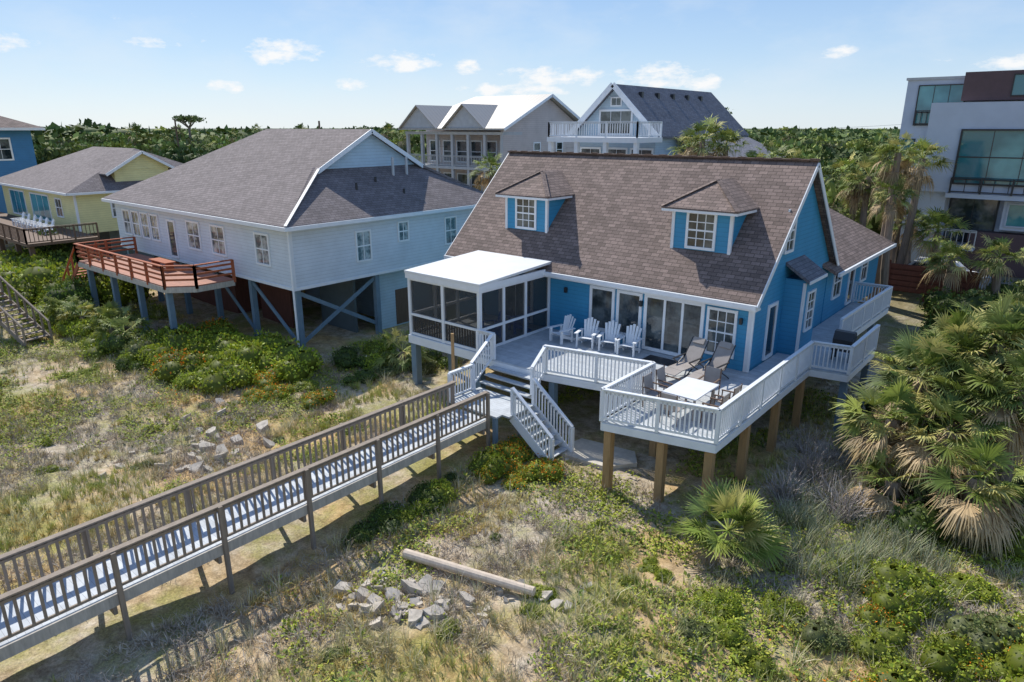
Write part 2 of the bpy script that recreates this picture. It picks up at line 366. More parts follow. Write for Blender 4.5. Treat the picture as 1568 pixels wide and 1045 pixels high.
b.slab('landing',M_deck,[(-7.95,-5.85,1.45),(-5.6,-5.85,1.45),(-5.6,-7.3,1.45),(-7.95,-7.3,1.45)][::-1],.06)
b.slab('landing',M_deck,[(-5.6,-5.6,1.449),(-5.6,-7.0,1.449),(-5.3,-7.0,1.449),(-5.3,-5.6,1.449)],.06)
for x in (-7.9,-5.7):
    for y in (-5.9,-7.25): b.box('pile',M_postb,x-.07,x+.07,y-.07,y+.07,-.4,1.4)
for i in range(7):
    xx=-5.3+.25*i; zz=1.25-.2*i; b.box('ground_step',M_deck,xx,xx+.27,-6.7,-5.65,zz-.04,zz)
for y in (-5.6,-6.75):
    b.beam('stringer',M_white,(-5.4,y,1.3),(-3.5,y,-.15),.05,.26); b.rail((-5.35,y,1.4),(-3.65,y,.05),M_white)
b.rail((-7.9,-5.95,1.45),(-7.9,-7.2,1.45),M_white,post=1.2)
b.finish()
b=B('concrete_pad'); b.slab('slab',M_slab,[(-4.2,-6.0,.16),(-2.2,-5.8,.16),(-1.5,-4.9,.16),(-2.0,-4.2,.16),(-4.0,-4.5,.16)],.3); b.finish()
# ------------------------------------------------------------ boardwalk
b=B('wooden_boardwalk')
xl,xr=-7.45,-6.0; zf=1.3; ye=-34
b.box('planks',M_bw,xl,xr,ye,-7.3,zf-.04,zf)
for x in (xl-.03,xr+.03): b.box('stringer',M_woodl,x-.03,x+.03,ye,-7.3,zf-.3,zf-.02)
y=-7.4
while y>ye:
    for x,s in ((xl-.11,-1),(xr+.11,1)):
        b.box('post',M_wood,x-.05,x+.05,y-.05,y+.05,-.5,zf+1.0+random.uniform(-.01,.05))
    b.box('cross_beam',M_wood,xl-.05,xr+.05,y-.18,y-.1,zf-.5,zf-.3)
    y-=2.35
for x in (xl-.03,xr+.03):
    b.box('top_rail',M_wood,x-.08,x+.08,ye,-7.35,zf+.98,zf+1.02); b.box('mid_rail',M_wood,x-.02,x+.02,ye,-7.35,zf+.86,zf+.93); b.box('low_rail',M_wood,x-.02,x+.02,ye,-7.35,zf+.1,zf+.16)
    y=-7.5
    while y>ye:
        yy=y+random.uniform(-.012,.012); b.box('baluster',M_wood,x-.022,x+.022,yy-.028,yy+.028,zf+.1,zf+.93)
        y-=.2
b.finish()
b=B('wooden_pole'); b.cyl('pole',M_pile,(-8.6,-6.3,-.2),(-8.6,-6.3,3.6),.06); b.finish()
# ------------------------------------------------------------ furniture
def adirondack(name,x,y,z,r,mat=M_white):
    b=B(name); b.M=TR(x,y,z,r)
    for i in range(5):
        u=-.24+.12*i; hh=.95+.12*(1-abs(i-2)/2.0)
        b.beam('back',mat,(u*.8,.28,.30),(u*1.15,.28+.28*.8,hh),.10,.02)
    for i in range(5): b.box('seat',mat,-.28,.28,-.32+.12*i,-.22+.12*i,.38-.025*i,.40-.025*i)
    for s in (-1,1):
        b.box('leg',mat,s*.33-.03,s*.33+.03,-.34,-.22,0,.56); b.beam('side',mat,(s*.29,-.3,.34),(s*.29,.5,.06),.04,.12)
        b.box('arm',mat,s*.36-.07,s*.36+.07,-.4,.4,.565,.59); b.box('leg',mat,s*.33-.025,s*.33+.025,.25,.33,0,.56)
    b.finish()
for x,y,r in ((-7.3,-1.3,-12),(-6.15,-1.1,14),(-5.2,-.95,18),(-4.35,-.9,8)): adirondack('adirondack_chair',x,y,2.36,r)
for x,y in ((-10,-2.6),(-9.6,-1.3)): adirondack('blue_patio_chair',x,y,2.36,-30,M_bchair)
b=B('patio_table'); b.box('top',M_white,-.55,.55,-5.35,-3.7,3.06,3.1)
for x in (-.45,.45):
    for y in (-5.2,-3.85): b.box('leg',M_taupe,x-.03,x+.03,y-.03,y+.03,2.36,3.06)
b.finish()
def pchair(x,y,r):
    b=B('patio_chair'); b.M=TR(x,y,2.36,r)
    b.box('seat',M_taupe,-.25,.25,-.25,.25,.42,.45); b.beam('back',M_taupe,(0,.24,.46),(0,.36,.98),.5,.02)
    for s in (-1,1):
        b.beam('frame',M_brown,(s*.27,-.25,0),(s*.27,-.22,.64),.03,.03); b.beam('frame',M_brown,(s*.27,.3,0),(s*.27,.36,1.0),.03,.03); b.beam('arm',M_brown,(s*.27,-.25,.64),(s*.27,.3,.66),.05,.03)
    b.finish()
for x,y,r in ((-.95,-4.95,90),(-.95,-4.1,90),(.95,-4.95,-90),(.95,-4.1,-90),(0,-3.3,0),(0,-5.65,180)): pchair(x,y,r)
for x,y,r in ((-1.55,-1.6,-8),(-.6,-1.5,-8)):
    b=B('lounge_chair'); b.M=TR(x,y,2.36,r)
    b.box('seat',M_taupe,-.3,.3,-.75,.2,.36,.39); b.beam('back',M_taupe,(0,.2,.38),(0,.75,1.15),.6,.03); b.beam('foot',M_taupe,(0,-.75,.37),(0,-1.15,.3),.6,.03)
    b.beam('pillow',M_taupe,(0,.62,1.02),(0,.74,1.2),.45,.1)
    for s in (-1,1):
        b.beam('frame',M_dark,(s*.33,-.8,0),(s*.33,.35,.6),.03,.03); b.beam('frame',M_dark,(s*.33,.5,0),(s*.33,-.4,.6),.03,.03); b.beam('arm',M_dark,(s*.34,-.4,.6),(s*.34,.4,.62),.06,.03); b.beam('frame',M_dark,(s*.32,.2,.38),(s*.32,.76,1.18),.03,.03)
    b.finish()
b=B('door_mat'); b.box('mat',M_dark,-3.6,-2.4,-1.2,-.5,2.352,2.37); b.finish()
b=B('barbecue_grill'); b.box('body',M_dark,1.9,2.6,3.4,3.95,2.75,3.2); b.extr_x('hood',M_dark,[(3.4,3.2),(3.95,3.2),(3.9,3.4),(3.75,3.5),(3.55,3.48)],1.9,2.6)
for x in (1.95,2.55):
    for y in (3.45,3.9): b.box('leg',M_dark,x-.03,x+.03,y-.03,y+.03,2.36,2.75)
b.finish()
# ------------------------------------------------------------ LEFT NEIGHBOUR
b=B('white_stilt_house')
xa,xb,ya,yb=-39.6,-19.8,-5.6,8.6
b.box('walls',M_white2,xa,xb,ya,yb,3.5,6.45)
ex0,ex1,ey0,ey1=-40.1,-19.35,-6.05,9.05
rx0,rx1,ry,rzz=-32.6,-22.4,1.5,10.7; ge=6.5
gz=8.72; gy0,gy1=-2.06,5.06
b.slab('roof',M_shin2,[(ex0,ey0,ge),(ex1,ey0,ge),(rx1+.2,gy0,gz),(rx1+.2,ry,rzz),(rx0,ry,rzz)],.14)
b.slab('roof',M_shin2,[(ex1,ey1,ge),(ex0,ey1,ge),(rx0,ry,rzz),(rx1+.2,ry,rzz),(rx1+.2,gy1,gz)],.14)
b.slab('roof',M_shin2,[(ex1,ey0,ge),(ex1,ey1,ge),(rx1-.3,gy1,gz+.1),(rx1-.3,gy0,gz+.1)],.14)
b.slab('roof',M_shin2,[(ex0,ey1,ge),(ex0,ey0,ge),(rx0,ry,rzz)],.14)
b.add('gable',M_lblue,[(rx1-.15,gy0+.1,gz-.3),(rx1-.15,gy1-.1,gz-.3),(rx1-.15,gy1-.1,gz-.1),(rx1-.15,ry,rzz-.1),(rx1-.15,gy0+.1,gz-.1)],[(0,1,2,3,4)])
b.beam('rake',M_white,(rx1+.22,gy0-.1,gz-.12),(rx1+.22,ry,rzz-.1),.05,.22); b.beam('rake',M_white,(rx1+.22,gy1+.1,gz-.12),(rx1+.22,ry,rzz-.1),.05,.22)
b.beam('hip_cap',M_grey,(ex1,ey0,ge+.02),(rx1+.2,gy0,gz+.04),.14,.04)
b.box('gutter',M_white,ex0,ex1,ey0-.1,ey0-.01,ge-.22,ge-.04); b.box('gutter',M_white,ex1+.01,ex1+.1,ey0-.1,ey1,ge-.22,ge-.04)
b.box('soffit',M_white,ex0+.02,ex1-.02,ey0+.02,ya-.01,ge-.2,ge-.12); b.box('soffit',M_white,xb+.01,ex1-.02,ya,ey1,ge-.2,ge-.12)
for x,y in ((xb,ya),): b.box('corner_trim',M_white,x-.12,x+.03,y-.03,y+.1,3.5,6.2)
b.box('skirt',M_white,xa-.02,xb+.04,ya-.04,yb,3.36,3.5)
b.cyl('downspout',M_white,(xb+.12,ya-.15,0.2),(xb+.12,ya-.15,6.3),.05)
for x,w in ((-22.9,1.3),(-27.3,1.5),(-30.0,1.5),(-34.6,1.1),(-35.9,1.1),(-37.2,1.1),(-38.5,1.1)): b.window((x,ya,4.3),X1,YM,w,1.6,2,2,.1,gl=M_glass2)
b.window((-32.4,ya,3.55),X1,YM,1.0,2.2,1,1,.12,gl=M_glass)
for y,w,h,z in ((-1.9,1.0,1.6,4.2),(.9,.8,1.1,4.9),(4.4,1.0,1.6,4.3)): b.window((xb,y,z),Y1,XP,w,h,2,2,.09,gl=M_glass2)
for x,y,z in ((-21.1,-.6,7.7),(-21.5,1.0,7.9),(-20.6,2.2,7.4)):
    b.cyl('vent',M_dark,(x,y,z-.3),(x,y,z+.35 if y<2 else z+.2),.06)
b.cyl('flue',M_grey,(-21.9,2.6,8.0),(-21.9,2.6,9.2),.08); b.cyl('flue',M_grey,(-21.9,3.6,8.0),(-21.9,3.6,9.2),.08)
for x in (-39.2,-35.5,-31.8,-28,-24.2,-20.1):
    for y in (-5.3,-.5,4,8.2): b.box('stilt',M_postb,x-.13,x+.13,y-.13,y+.13,-.4,3.36)
for x0_,x1_ in ((-24.2,-20.1),(-28,-24.2)): b.beam('brace',M_postb,(x0_,-5.3,3.2),(x1_,-5.3,.4),.06,.2)
for y0_,y1_ in ((-5.3,-.5),(4,8.2)): b.beam('brace',M_postb,(-20.1,y0_,.6),(-20.1,y1_,3.2),.06,.2); b.beam('brace',M_postb,(-20.15,y0_,3.2),(-20.15,y1_,.6),.06,.2)
b.box('enclosure',M_lblue,-30,-21.5,1.5,8.0,-.3,3.36); b.box('enclosure_red',M_redbr,-37,-29.5,-3.5,1,-.3,3.36)
b.box('enclosure_panel',M_lblue,-20.75,-20.6,-.2,4.0,-.3,3.3); b.box('lower_door',M_brown,-20.6,-20.56,1.2,2.1,.1,2.1)
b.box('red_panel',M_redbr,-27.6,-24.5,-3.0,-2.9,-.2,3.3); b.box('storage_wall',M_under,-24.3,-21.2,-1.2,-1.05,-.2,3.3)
dk=[(-36.3,-6.02),(-36.3,-9.3),(-25.6,-9.1),(-24.6,-8.0),(-24.6,-6.02)]
b.slab('deck_floor',M_redf,[(x,y,3.36) for x,y in dk],.06)
for p,q in zip(dk[:-1],dk[1:]):
    b.beam('deck_band',M_woodl,(p[0],p[1],3.16),(q[0],q[1],3.16),.06,.28)
    P=Vector((p[0],p[1],3.36));Qv=Vector((q[0],q[1],3.36))
    b.beam('deck_rail',M_red,P+Z*1.0,Qv+Z*1.0,.16,.05)
    for h in (.3,.55,.8): b.beam('deck_rail',M_red,P+Z*h,Qv+Z*h,.04,.1)
    k=max(1,round((Qv-P).length/1.8))
    for i in range(k+1):
        c=P+(Qv-P)*i/k; b.box('deck_post',M_red,c.x-.06,c.x+.06,c.y-.06,c.y+.06,3.2,4.36)
for x in (-36,-32.6,-29.2,-25.8): b.box('deck_pile',M_postb,x-.13,x+.13,-9.0,-8.74,-.4,3.1)
b.box('bench',M_red,-31,-29,-7.5,-6.9,3.8,3.85); b.box('bench_leg',M_red,-30.9,-30.8,-7.4,-7.0,3.37,3.8); b.box('bench_leg',M_red,-29.2,-29.1,-7.4,-7.0,3.37,3.8)
b.finish()
b=B('red_wooden_stairs')
for i in range(13): b.box('step',M_red,-36.7-.28*i-.3,-36.7-.28*i,-9.2,-8.2,3.1-.22*i,3.15-.22*i)
for y in (-9.25,-8.15):
    b.beam('stringer',M_red,(-36.4,y,3.2),(-40.5,y,.1),.06,.28); b.beam('handrail',M_red,(-36.4,y,4.3),(-40.5,y,1.2),.08,.08)
    for i in range(5): b.box('post',M_red,-36.5-i*1.0-.05,-36.5-i*1.0+.05,y-.05,y+.05,3.1-i*.77,4.25-i*.77)
b.finish()
b=B('grey_wooden_stairs'); b.M=TR(-29.4,-12.6,0,14)
for i in range(12): b.box('step',M_wood,-5+.33*i-1.5,-5+.33*i-1.18,-.6,.6,2.6-.2*i,2.65-.2*i)
for y in (-.65,.65):
    b.beam('stringer',M_wood,(-6.6,y,2.6),(-2.4,y,.2),.06,.25); b.beam('handrail',M_wood,(-6.6,y,3.6),(-2.4,y,1.2),.08,.08)
    b.box('walk_rail',M_wood,-14,-6.6,y-.04,y+.04,3.55,3.62)
    for i in range(8): b.box('post',M_wood,-6.6+i*.6-.04,-6.6+i*.6+.04,y-.04,y+.04,2.4-i*.34,3.55-i*.34)
    for i in range(5): b.box('post',M_wood,-14+i*1.8-.05,-14+i*1.8+.05,y-.05,y+.05,-.3,3.6)
b.box('walk',M_wood,-14,-6.6,-.6,.6,2.5,2.58)
b.finish()
# ------------------------------------------------------------ YELLOW HOUSE
b=B('yellow_beach_house')
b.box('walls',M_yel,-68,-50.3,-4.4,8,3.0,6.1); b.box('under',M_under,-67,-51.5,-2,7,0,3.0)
b.slab('roof',M_shin2,[(-69,-5,6.15),(-49.8,-5,6.15),(-54,2,9.1),(-63,2,9.1)],.12); b.slab('roof',M_shin2,[(-49.8,-5,6.15),(-49.8,9,6.15),(-54,2,9.1)],.12)
b.slab('roof',M_shin2,[(-49.8,9,6.15),(-69,9,6.15),(-63,2,9.1),(-54,2,9.1)],.12)
b.box('gable',M_yel,-52,-50.6,-1.2,3.0,6.2,7.75); b.add('gable',M_yel,[(-50.55,-1.4,7.6),(-50.55,3.2,7.6),(-50.55,.9,8.9)],[(0,1,2)])
b.slab('gable_roof',M_shin2,[(-50.1,-2.0,7.35),(-50.1,.9,9.0),(-56,.9,9.0),(-56,-2.0,7.35)],.1); b.slab('gable_roof',M_shin2,[(-50.1,3.8,7.35),(-50.1,.9,9.0),(-56,.9,9.0),(-56,3.8,7.35)],.1)
b.beam('rake',M_white,(-50.05,-2.0,7.28),(-50.05,.9,8.93),.05,.2); b.beam('rake',M_white,(-50.05,3.8,7.28),(-50.05,.9,8.93),.05,.2)
b.box('gutter',M_white,-69,-49.8,-5.1,-5.01,5.95,6.12); b.box('gutter',M_white,-49.79,-49.7,-5,9,5.95,6.12)
b.window((-60.5,-4.4,3.4),X1,YM,4.5,2.2,3,1,.12,gl=M_teal); b.window((-54.6,-4.4,4.0),X1,YM,1.4,1.5,2,2,.1); b.window((-50.3,-2,4.0),Y1,XP,1.4,1.5,2,2,.12); b.window((-66,-4.4,3.4),X1,YM,4,2.2,3,1,.12,gl=M_teal)
b.box('corner',M_white,-50.42,-50.26,-4.44,-4.3,3.2,6.0)
b.box('deck',M_brown,-72,-46.5,-9,-4.45,3.0,3.2)
for P,Qv in ((Vector((-72,-9,3.2)),Vector((-46.5,-9,3.2))),(Vector((-46.5,-9,3.2)),Vector((-46.5,-4.5,3.2)))): b.rail(P,Qv,M_brown,sp=.25)
for x in (-70,-66,-62,-58,-54,-50,-47): b.box('pile',M_brown,x-.15,x+.15,-8.8,-8.5,-.3,3); b.box('pile',M_brown,x-.15,x+.15,-4.6,-4.46,-.3,3)
b.finish()
for i in range(6): adirondack('adirondack_chair',-57.5+i*1.35,-6.4,3.22,0)
b=B('navy_blue_house'); b.M=TR(0,-7,0)
b.box('walls',M_blue2,-92,-76,-4,8,0,10.7); b.slab('roof',M_shin,[(-93,-5,10.75),(-75,-5,10.75),(-80,2,13.4),(-88,2,13.4)],.2); b.slab('roof',M_shin,[(-75,-5,10.75),(-75,9,10.75),(-80,2,13.4)],.2)
b.slab('roof',M_shin,[(-75,9,10.75),(-93,9,10.75),(-88,2,13.4),(-80,2,13.4)],.2); b.box('gutter',M_white,-93,-74.9,-5.15,-5.01,10.5,10.75); b.box('gutter',M_white,-74.99,-74.8,-5,9,10.5,10.75)
b.window((-79.5,-4,7.8),X1,YM,2,2.2,2,2,.15); b.window((-76,4.2,7.6),Y1,XP,1.9,2.2,2,2,.15); b.finish()
# ------------------------------------------------------------ BEIGE HOUSE
b=B('beige_beach_house')
xa,xb,ya,yb=-44.5,-32,23.8,36
b.box('walls',M_beige,xa,xb,ya+2.6,yb,0,10.7); b.box('porch_wall',M_beige,xb-.3,xb,ya,ya+2.6,0,10.6)
b.slab('roof',M_metal,[(xa-.6,ya-.6,10.7),(xb+.6,ya-.6,10.7),(xb+.6,30,13.7),(xa+3.5,30,13.7)],.15)
b.slab('roof',M_metal,[(xb+.6,yb+.6,10.7),(xa-.6,yb+.6,10.7),(xa+3.5,30,13.7),(xb+.6,30,13.7)],.15)
b.add('gable',M_beige,[(xb-.02,ya,10.6),(xb-.02,yb,10.6),(xb-.02,30,13.5)],[(0,1,2)])
b.beam('rake',M_white,(xb+.63,ya-.6,10.6),(xb+.63,30,13.6),.06,.25); b.beam('rake',M_white,(xb+.63,yb+.6,10.6),(xb+.63,30,13.6),.06,.25)
for cx in (-42.2,-36.2):
    w=2.6; zt=12.8
    b.add('front_gable',M_grey,[(cx-w+.2,ya-.5,10.75),(cx+w-.2,ya-.5,10.75),(cx,ya-.5,zt-.15)],[(0,1,2)])
    b.slab('gable_roof',M_metal,[(cx-w,ya-.8,10.72),(cx,ya-.8,zt),(cx,28,zt),(cx-w,24.5,10.72)],.1); b.slab('gable_roof',M_metal,[(cx+w,ya-.8,10.72),(cx,ya-.8,zt),(cx,28,zt),(cx+w,24.5,10.72)],.1)
for zz in (10.4,7.3,4.2,1.2): b.box('floor_band',M_grey,xa-.1,xb+.02,ya-.1,ya+2.6,zz-.25,zz)
for x in np.linspace(xa+.1,xb-.15,7):
    b.box('column',M_grey,x-.14,x+.14,ya-.06,ya+.2,0,10.2)
for zz in (7.3,4.2): b.rail((xa,ya,zz),(xb-.2,ya,zz),M_grey,h=1.0,sp=.2,post=9)
for zz in (7.5,4.4,1.4):
    for x in np.linspace(xa+.5,xb-2.6,6): b.window((x,ya+2.6,zz),X1,YM,1.5,2.1,1,2,.12)
    for y in (28,31.5): b.window((xb,y,zz+.5),Y1,XP,1.1,1.5,1,2,.12)
b.finish()
# ------------------------------------------------------------ WHITE GABLE HOUSE
b=B('white_gable_house')
cx,yf,yb2=-20.8,24,40; hw=3.5; pk=13.9; ez=10.6
b.extr_y('walls',M_lblue,[(cx-hw,0),(cx+hw,0),(cx+hw,ez-.1),(cx,pk-.2),(cx-hw,ez-.1)],yf,yb2)
b.slab('roof',M_shin3,[(cx-hw-.5,yf-.6,ez-.45),(cx-hw-.5,yb2+.5,ez-.45),(cx,yb2+.5,pk),(cx,yf-.6,pk)],.15); b.slab('roof',M_shin3,[(cx+hw+.5,yb2+.5,ez-.45),(cx+hw+.5,yf-.6,ez-.45),(cx,yf-.6,pk),(cx,yb2+.5,pk)],.15)
for s in (-1,1): b.beam('rake',M_white,(cx+s*(hw+.5),yf-.65,ez-.5),(cx,yf-.65,pk-.05),.08,.4)
b.slab('lower_roof',M_shin3,[(cx+hw+.3,yf+3,10.1),(cx+hw+4.5,yf+3,8.3),(cx+hw+4.5,yb2,8.3),(cx+hw+.3,yb2,10.1)],.15); b.box('lower_wall',M_white2,cx+hw,cx+hw+4,yf+3.3,yb2-.3,0,8.4)
dz=10.1
b.box('deck',M_white,cx-3.4,cx+4.4,yf-4.2,yf-.62,dz-.35,dz)
b.rail((cx-3.3,yf-4.1,dz),(cx+4.3,yf-4.1,dz),M_white,h=1.1,sp=.2,post=2.4); b.rail((cx+4.3,yf-4.1,dz),(cx+4.3,yf-.7,dz),M_white,h=1.1,sp=.2); b.rail((cx-3.3,yf-4.1,dz),(cx-3.3,yf-.7,dz),M_white,h=1.1,sp=.2)
for x in (-3.2,-.8,1.7,4.2): b.box('column',M_white,cx+x-.15,cx+x+.15,yf-4.1,yf-3.8,0,dz-.35)
b.window((cx-1.5,yf,10.2),X1,YM,3.0,1.9,3,1,.15); b.window((cx-.5,yf,12.3),X1,YM,1.0,.7,2,1,.1)
for x in (-3.2,-.8,1.4): b.window((cx+x,yf,7.4),X1,YM,2.0,1.9,2,2,.15)
b.box('lower_deck',M_white,cx-3.4,cx+4.4,yf-4,yf-.02,6.6,6.8); b.rail((cx-3.3,yf-3.95,6.8),(cx+4.3,yf-3.95,6.8),M_white,h=1.0,sp=.2)
for i in range(5): b.box('roof_vent',M_dark,cx+.7,cx+1.0,yf+2+i*2.6,yf+2.3+i*2.6,pk-1.0,pk-.5)
b.finish()
# ------------------------------------------------------------ MODERN
b=B('modern_apartment_building')
b.box('body',M_conc,-1.96,16,28,42,0,13.6); b.box('parapet',M_grey,-2.05,16,27.92,42,13.6,13.75)
b.box('upper_block',M_dbrown,1.2,16,27.1,27.99,12.3,13.9); b.box('front_block',M_conc,-.2,16,26.6,27.995,7.0,12.2)
b.box('front_block',M_conc,-.2,1.4,26.9,27.996,2.5,6.99)
b.window((-1.3,28,10.9),X1,YM,2.6,2.4,3,1,.06,trim=M_dark,gl=M_teal); b.window((3.6,27.1,12.5),X1,YM,4,1.2,2,1,.06,trim=M_dark,gl=M_teal)
b.rail((-1.2,27.8,10.9),(-.25,27.8,10.9),M_dark,h=.9,sp=.3)
b.window((1.6,26.6,7.5),X1,YM,6.5,3.2,4,2,.1,trim=M_dark,gl=M_teal,pr=.12); b.window((8.6,26.6,7.5),X1,YM,6.5,3.2,4,2,.1,trim=M_dark,gl=M_teal)
b.box('balcony_slab',M_conc,1.4,16,26.4,28,6.7,6.98); b.window((1.5,27.99,3.9),X1,YM,2.6,2.8,2,1,.1,trim=M_dark,gl=M_glass); b.box('panel',M_conc,4.4,8,27.2,27.98,4.9,6.6)
b.window((4.6,27.2,5.1),X1,YM,3,1.4,2,1,.08,trim=M_conc,gl=M_teal); b.box('lower_cladding',M_dbrown,2.9,16,27.0,27.985,2.2,4.7); b.box('balcony',M_conc,1.2,3.4,26.3,27.9,3.6,3.8)
b.rail((1.2,26.3,3.8),(3.4,26.3,3.8),M_grey,sp=.3,pw=.06); b.rail((1.6,26.35,6.98),(14,26.35,6.98),M_dark,sp=.7,h=.95)
b.window((-1.7,28,9.0),X1,YM,.7,1.1,1,1,.05,trim=M_dark,gl=M_teal); b.window((-1.7,28,6.6),X1,YM,1.3,.6,1,1,.05,trim=M_dark,gl=M_teal)
b.box('garage_opening',M_dark,-1.7,1.0,27.9,27.997,1.2,3.4)
b.finish()
b=B('wooden_fence'); b.box('rail',M_redbr,-4,4.5,21.42,21.46,1.6,3.2)
for i in range(5): b.box('slat',M_redbr,-4,4.5,21.36,21.415,1.65+.32*i,1.9+.32*i)
for x in range(-4,6,2): b.box('post',M_redbr,x-.06,x+.06,21.3,21.355,1.2,3.4)
b.finish()
b=B('parked_car'); b.M=TR(2.4,24.6,1.5,0)
b.extr_y('body',M_white,[(-2.2,.35),(2.2,.35),(2.25,.8),(2.1,1.0),(1.1,1.08),(.5,1.55),(-1.6,1.6),(-2.15,1.05),(-2.25,.7)],-.88,.88)
b.extr_y('windows',M_glass,[(-1.9,1.08),(.95,1.1),(.45,1.48),(-1.5,1.52)],-.9,.9)
for x in (-1.4,1.4):
    for y in (-.9,.68): b.cyl('wheel',M_tire,(x,y,.35),(x,y+.22,.35),.34,n=18)
b.finish()
for i,(x,y,h) in enumerate(((-72,14,11.6),(-52,19,11.4),(6,60,13))):
    b=B('utility_pole'); b.cyl('pole',M_brown,(x,y,0),(x,y,h),.14,.09); b.box('crossarm',M_brown,x-1,x+1,y-.07,y+.07,h-1.0,h-.85)
    b.finish()
b=B('power_lines')
def wire(p,q,sag):
    p=Vector(p);q=Vector(q);pr=p
    for i in range(1,13):
        t=i/12;c=p.lerp(q,t)-Z*sag*4*t*(1-t); b.cyl('wire',M_dark,pr,c,.012,n=4); pr=c
for dz in (-.8,-2.0): wire((-72,14,11.6+dz),(-52,19,11.4+dz),.5); wire((-52,19,11.4+dz),(6,60,13+dz),1.2)
b.finish()
# rocks
def rock(name,spots,mat):
    b=B(name)
    for (x,y,s) in spots:
        z=float(gh(x,y)); n=random.choice((4,5,6,7)); a0=random.random()*6; ang=[a0+2*math.pi*(i+random.uniform(-.35,.35))/n for i in range(n)]
        r=[s*random.uniform(.5,1.2) for _ in ang]; hh=s*random.uniform(.25,.7); tx,ty=random.uniform(-.45,.45),random.uniform(-.45,.45)
        vs=[(x+math.cos(a)*q,y+math.sin(a)*q,z-.15) for a,q in zip(ang,r)]+[(x+math.cos(a)*q*.88,y+math.sin(a)*q*.88,z+hh+tx*math.cos(a)*q+ty*math.sin(a)*q) for a,q in zip(ang,r)]
        b.add('rocks',mat,vs,[tuple(range(n,2*n))]+[(i,(i+1)%n,(i+1)%n+n,i+n) for i in range(n)])
    b.finish()
sp=[]
for cx,cy,n,sd,s in ((-2.9,-15.0,36,.6,.22),(-1.9,-13.9,22,.45,.28),(-.6,-12.9,16,.5,.16),(.4,-12.2,8,.4,.16),(-14.2,-13.6,40,1.1,.28),(-12.8,-13.9,10,.6,.22),(2.6,-14.4,8,.5,.14),(4.4,-12.0,8,.5,.13),(-9.5,-16.5,8,.6,.13)):
    for _ in range(n): sp.append((random.gauss(cx,sd),random.gauss(cy,sd),s*random.uniform(.3,1.25)))
rock('rubble_rocks',sp,M_rock)
b=B('driftwood_log'); b.cyl('log',M_drift,(-3.5,-13.3,float(gh(-3.5,-13.3))+.22),(.05,-12.4,float(gh(.05,-12.4))+.2),.13,.11,n=12); b.finish()
# ------------------------------------------------------------ FOLIAGE
def quad_leaf(P,D,N,L,W):
    S=np.cross(D,N); S/=np.linalg.norm(S,axis=1,keepdims=True)+1e-9
    L=L[:,None];W=W[:,None]
    v=np.stack([P,P+D*L*.5+S*W*.5,P+D*L,P+D*L*.5-S*W*.5],1)
    return v.reshape(-1,3)
def unit(n): 
    v=rng.normal(size=(n,3)); return v/np.linalg.norm(v,axis=1,keepdims=True)
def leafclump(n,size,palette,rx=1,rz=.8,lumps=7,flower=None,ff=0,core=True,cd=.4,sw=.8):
    lc=unit(lumps)*rng.uniform(.25,.75,(lumps,1)); lc[:,2]=np.abs(lc[:,2])*.8+.1; lr=rng.uniform(.3,.55,lumps)
    k=rng.integers(0,lumps,n); d=unit(n); d[:,2]=np.abs(d[:,2])*rng.choice([1,1,1,-.6],n)
    rad=lr[k]*rng.uniform(.7,1.05,n)**.5
    P=lc[k]+d*rad[:,None]; P[:,2]=np.maximum(P[:,2],rng.uniform(-.02,.12,n)); P=P*np.array([rx,rx,rz])
    D=d*.6+unit(n)*sw; D[:,2]+=.2*sw; D/=np.linalg.norm(D,axis=1,keepdims=True)
    N=unit(n)*.7+d; L=size*rng.uniform(.6,1.4,n); W=L*rng.uniform(.4,.8,n)
    V=quad_leaf(P,D,N,L,W)
    pal=np.array(palette); c=pal[rng.integers(0,len(pal),n)]*rng.uniform(.7,1.25,(n,1))
    lt=rng.uniform(.7,1.25,lumps)[k][:,None]; c=c*lt
    if flower is not None:
        m=(rng.random(n)<ff)&(d[:,2]>.1); c[m]=np.array(flower)*rng.uniform(.8,1.2,(m.sum(),1))
    C=np.repeat(c,4,0); Q=np.arange(n*4).reshape(-1,4)
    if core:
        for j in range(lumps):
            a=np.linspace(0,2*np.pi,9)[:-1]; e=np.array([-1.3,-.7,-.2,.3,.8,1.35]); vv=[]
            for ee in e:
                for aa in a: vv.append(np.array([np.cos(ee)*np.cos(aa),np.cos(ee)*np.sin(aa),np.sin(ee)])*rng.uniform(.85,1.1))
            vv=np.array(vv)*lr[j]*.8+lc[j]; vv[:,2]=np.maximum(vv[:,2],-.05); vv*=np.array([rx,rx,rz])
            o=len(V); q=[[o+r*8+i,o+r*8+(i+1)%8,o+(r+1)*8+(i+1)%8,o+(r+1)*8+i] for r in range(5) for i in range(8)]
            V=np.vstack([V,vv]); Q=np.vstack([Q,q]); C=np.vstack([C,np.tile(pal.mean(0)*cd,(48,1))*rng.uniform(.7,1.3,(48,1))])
    return V,Q,C
